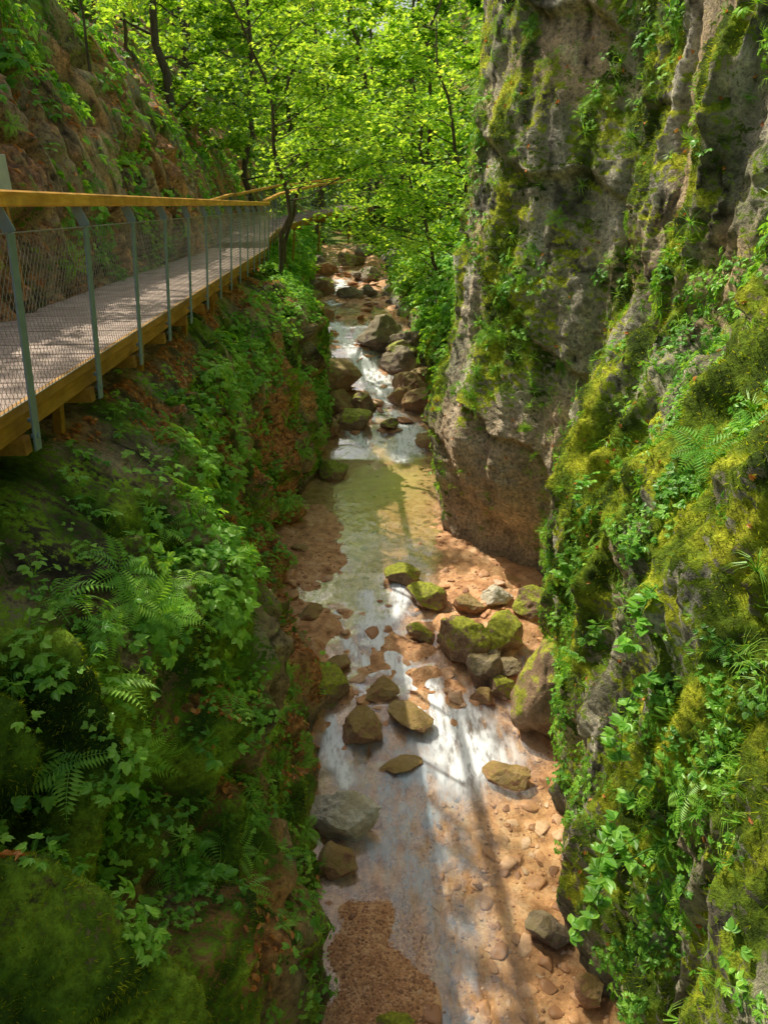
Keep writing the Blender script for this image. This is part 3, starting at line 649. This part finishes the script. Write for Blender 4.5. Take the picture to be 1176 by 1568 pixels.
# ---------------------------------------------------------------- walkway
def box(bm,c,s,R=None):
    r=bmesh.ops.create_cube(bm,size=1)
    for v in r['verts']:
        p=Vector((v.co.x*s[0],v.co.y*s[1],v.co.z*s[2]))
        if R is not None: p=R@p
        v.co=p+Vector(c)
def beam(bm,a,b,w,h):
    a=Vector(a);b=Vector(b);d=b-a;L=d.length;y=d.normalized(); up=Vector((0,0,1)) if abs(y.z)<.95 else Vector((0,1,0))
    x=y.cross(up).normalized();z=x.cross(y)
    box(bm,(a+b)/2,(w,L,h),Matrix((x,y,z)).transposed())
def fin(bm,name,mat,parent,bev=.004):
    if bev: bmesh.ops.bevel(bm,geom=list(bm.edges),offset=bev,segments=1,affect='EDGES')
    m=bpy.data.meshes.new(name); bm.to_mesh(m); bm.free(); m.materials.append(mat); return link(bpy.data.objects.new(name,m),parent)
def walkway(name,path,width,rail_both=False,step=1.25,wires=.055):
    E=empty(name); path=[Vector(p) for p in path]; L=[0]
    for a,b in zip(path[:-1],path[1:]): L.append(L[-1]+(b-a).length)
    def at(s):
        s=max(0,min(s,L[-1]-1e-4))
        for i in range(len(path)-1):
            if s<=L[i+1]:
                t=(s-L[i])/(L[i+1]-L[i]); return path[i].lerp(path[i+1],t),(path[i+1]-path[i]).normalized()
    def lat(d): return Vector((d.y,-d.x,0)).normalized()
    bm=bmesh.new(); s=0
    while s<L[-1]-.1:
        p,d=at(s+.07); l=lat(d); zj=Vector((0,0,random.uniform(-.003,.003))); beam(bm,p-l*(width+random.uniform(0,.02))+zj,p+l*(.0+random.uniform(0,.012))+zj,.128,.04); s+=.142
    fin(bm,'deck_planks',M_deck,E,.005)
    bm=bmesh.new()
    for a,b in zip(path[:-1],path[1:]):
        l=lat(b-a); z=Vector((0,0,1))
        beam(bm,a+l*-.05-z*.105,b+l*-.05-z*.105,.09,.15); beam(bm,a-l*(width-.1)-z*.105,b-l*(width-.1)-z*.105,.09,.15)
        beam(bm,a+l*.035-z*.002,b+l*.035-z*.002,.04,.07)
    fin(bm,'edge_beams',M_beam,E)
    bm=bmesh.new(); bb=bmesh.new(); s=.55; sides=[(0,1)]+([(-width,-1)] if rail_both else [])
    tops={0:[],1:[]}
    while s<L[-1]:
        p,d=at(s); l=lat(d)
        for si,(o,sg) in enumerate(sides):
            b=p+l*(o+sg*.085); lo=b-Vector((0,0,.27)); kn=b+l*sg*.10+Vector((0,0,.98)); tp=b+l*sg*.05+Vector((0,0,1.11))
            beam(bm,lo,kn,.014,.075); beam(bm,kn,tp,.014,.07)
            for zz_ in(-.18,-.08): box(bm,b+Vector((0,0,zz_)),(.05,.025,.025))
            tops[si].append((b,kn,tp))
        beam(bb,p-l*width-Vector((0,0,.24)),p+l*.03-Vector((0,0,.24)),.09,.11)
        if int(s/1.25)%2==1: beam(bb,p-l*.25-Vector((0,0,.25)),p-l*.4-Vector((0,0,1.5)),.07,.07)
        s+=step
    for a,b in zip(path[:-1],path[1:]):
        l=lat(b-a)
        for si,(o,sg) in enumerate(sides):
            q=l*(o+sg*.13)+Vector((0,0,1.155)); bm2=bmesh.new(); beam(bm2,a+q,b+q,.13,.085); fin(bm2,'handrail',M_rail,E,.01)
    fin(bm,'posts',M_post,E,.002); fin(bb,'bearers',M_beam,E)
    V=[];F=[];n=0
    for si in range(len(sides)):
        T=tops[si]
        def W(u,v):
            i=min(int(u/step),len(T)-2); t=u/step-i
            b=T[i][0].lerp(T[i+1][0],t); k_=T[i][1].lerp(T[i+1][1],t); return b.lerp(k_,v)
        Lt=step*(len(T)-1); H=.95; u=-H
        def wire(p,q,w=.0014):
            nonlocal n
            dd=(q-p).normalized(); s1=dd.cross(Vector((1,.3,.2))).normalized()*w; s2=dd.cross(s1).normalized()*w
            V.extend([x[:] for x in (p+s1,p+s2,p-s1,p-s2,q+s1,q+s2,q-s1,q-s2)])
            for j in range(4): F.append([n+j,n+(j+1)%4,n+4+(j+1)%4,n+4+j])
            n+=8
        def cl(ua,va,ub,vb):
            if ua>ub: ua,va,ub,vb=ub,vb,ua,va
            if ub<=0 or ua>=Lt: return None
            if ua<0: va+=(vb-va)*(0-ua)/(ub-ua); ua=0
            if ub>Lt: vb=va+(vb-va)*(Lt-ua)/(ub-ua); ub=Lt
            return ua,va,ub,vb
        while u<Lt:
            for dirn in(1,-1):
                u0,u1=(u,u+H*.6) if dirn==1 else (u+H*.6,u)
                c=cl(u0,.05,u1,1.)
                if c and c[2]-c[0]>.01: wire(W(c[0],c[1]),W(c[2]-1e-4,c[3]))
            u+=wires
        for v in(.05,1.):
            for i in range(len(T)-1): wire(T[i][0].lerp(T[i][1],v),T[i+1][0].lerp(T[i+1][1],v),.004)
    mesh_np('wire_mesh',np.array(V),np.array(F),M_wire,E)
    return E
def pe(Y,z): return (float(xe(Y)),Y,z)
walkway('walkway',[pe(-1.5,5.88),pe(4,5.88),pe(12,5.88),pe(20.6,5.88)],1.5)
walkway('footbridge',[(-3.7,22.5,5.95),(-3.9,27,6.2),(-2.8,31,6.6),(-.6,35,7.0)],1.4,rail_both=True,wires=.2)
E=empty('information_sign'); bm=bmesh.new(); beam(bm,(-4.0,7.3,5.9),(-4.0,7.3,7.35),.05,.05); beam(bm,(-4.0,7.9,5.9),(-4.0,7.9,7.35),.05,.05); fin(bm,'legs',M_beam,E)
bm=bmesh.new(); beam(bm,(-3.95,7.2,7.3),(-3.95,8.0,7.3),.03,.36); fin(bm,'panel',metal('sign_panel',(.5,.55,.53),.4,0),E,.004)

# ---------------------------------------------------------------- light
sd=Vector((-.42,.42,.80)).normalized()
w=bpy.data.worlds.new('World'); sc.world=w; w.use_nodes=True; nt=w.node_tree
sky=nt.nodes.new('ShaderNodeTexSky'); sky.sky_type='NISHITA'; sky.sun_disc=False; sky.sun_elevation=math.asin(sd.z); sky.sun_rotation=math.atan2(sd.x,sd.y)
sky.air_density=1.6; sky.dust_density=6
bgn=nt.nodes['Background']; nt.links.new(sky.outputs[0],bgn.inputs[0]); bgn.inputs[1].default_value=.15
sun=bpy.data.lights.new('sun','SUN'); sun.energy=5; sun.angle=math.radians(.5); sun.color=(1,.92,.76)
so=bpy.data.objects.new('sun',sun); sc.collection.objects.link(so); so.rotation_euler=(-sd).to_track_quat('-Z','Y').to_euler(); so.location=(0,0,30)
cam=bpy.data.cameras.new('camera'); cam.sensor_fit='VERTICAL'; cam.sensor_height=36; cam.lens=24; cam.clip_end=600; cam.clip_start=.05
co=bpy.data.objects.new('camera',cam); sc.collection.objects.link(co); co.location=(0,0,7); co.rotation_euler=(math.radians(90-24.2),0,0)
sc.camera=co
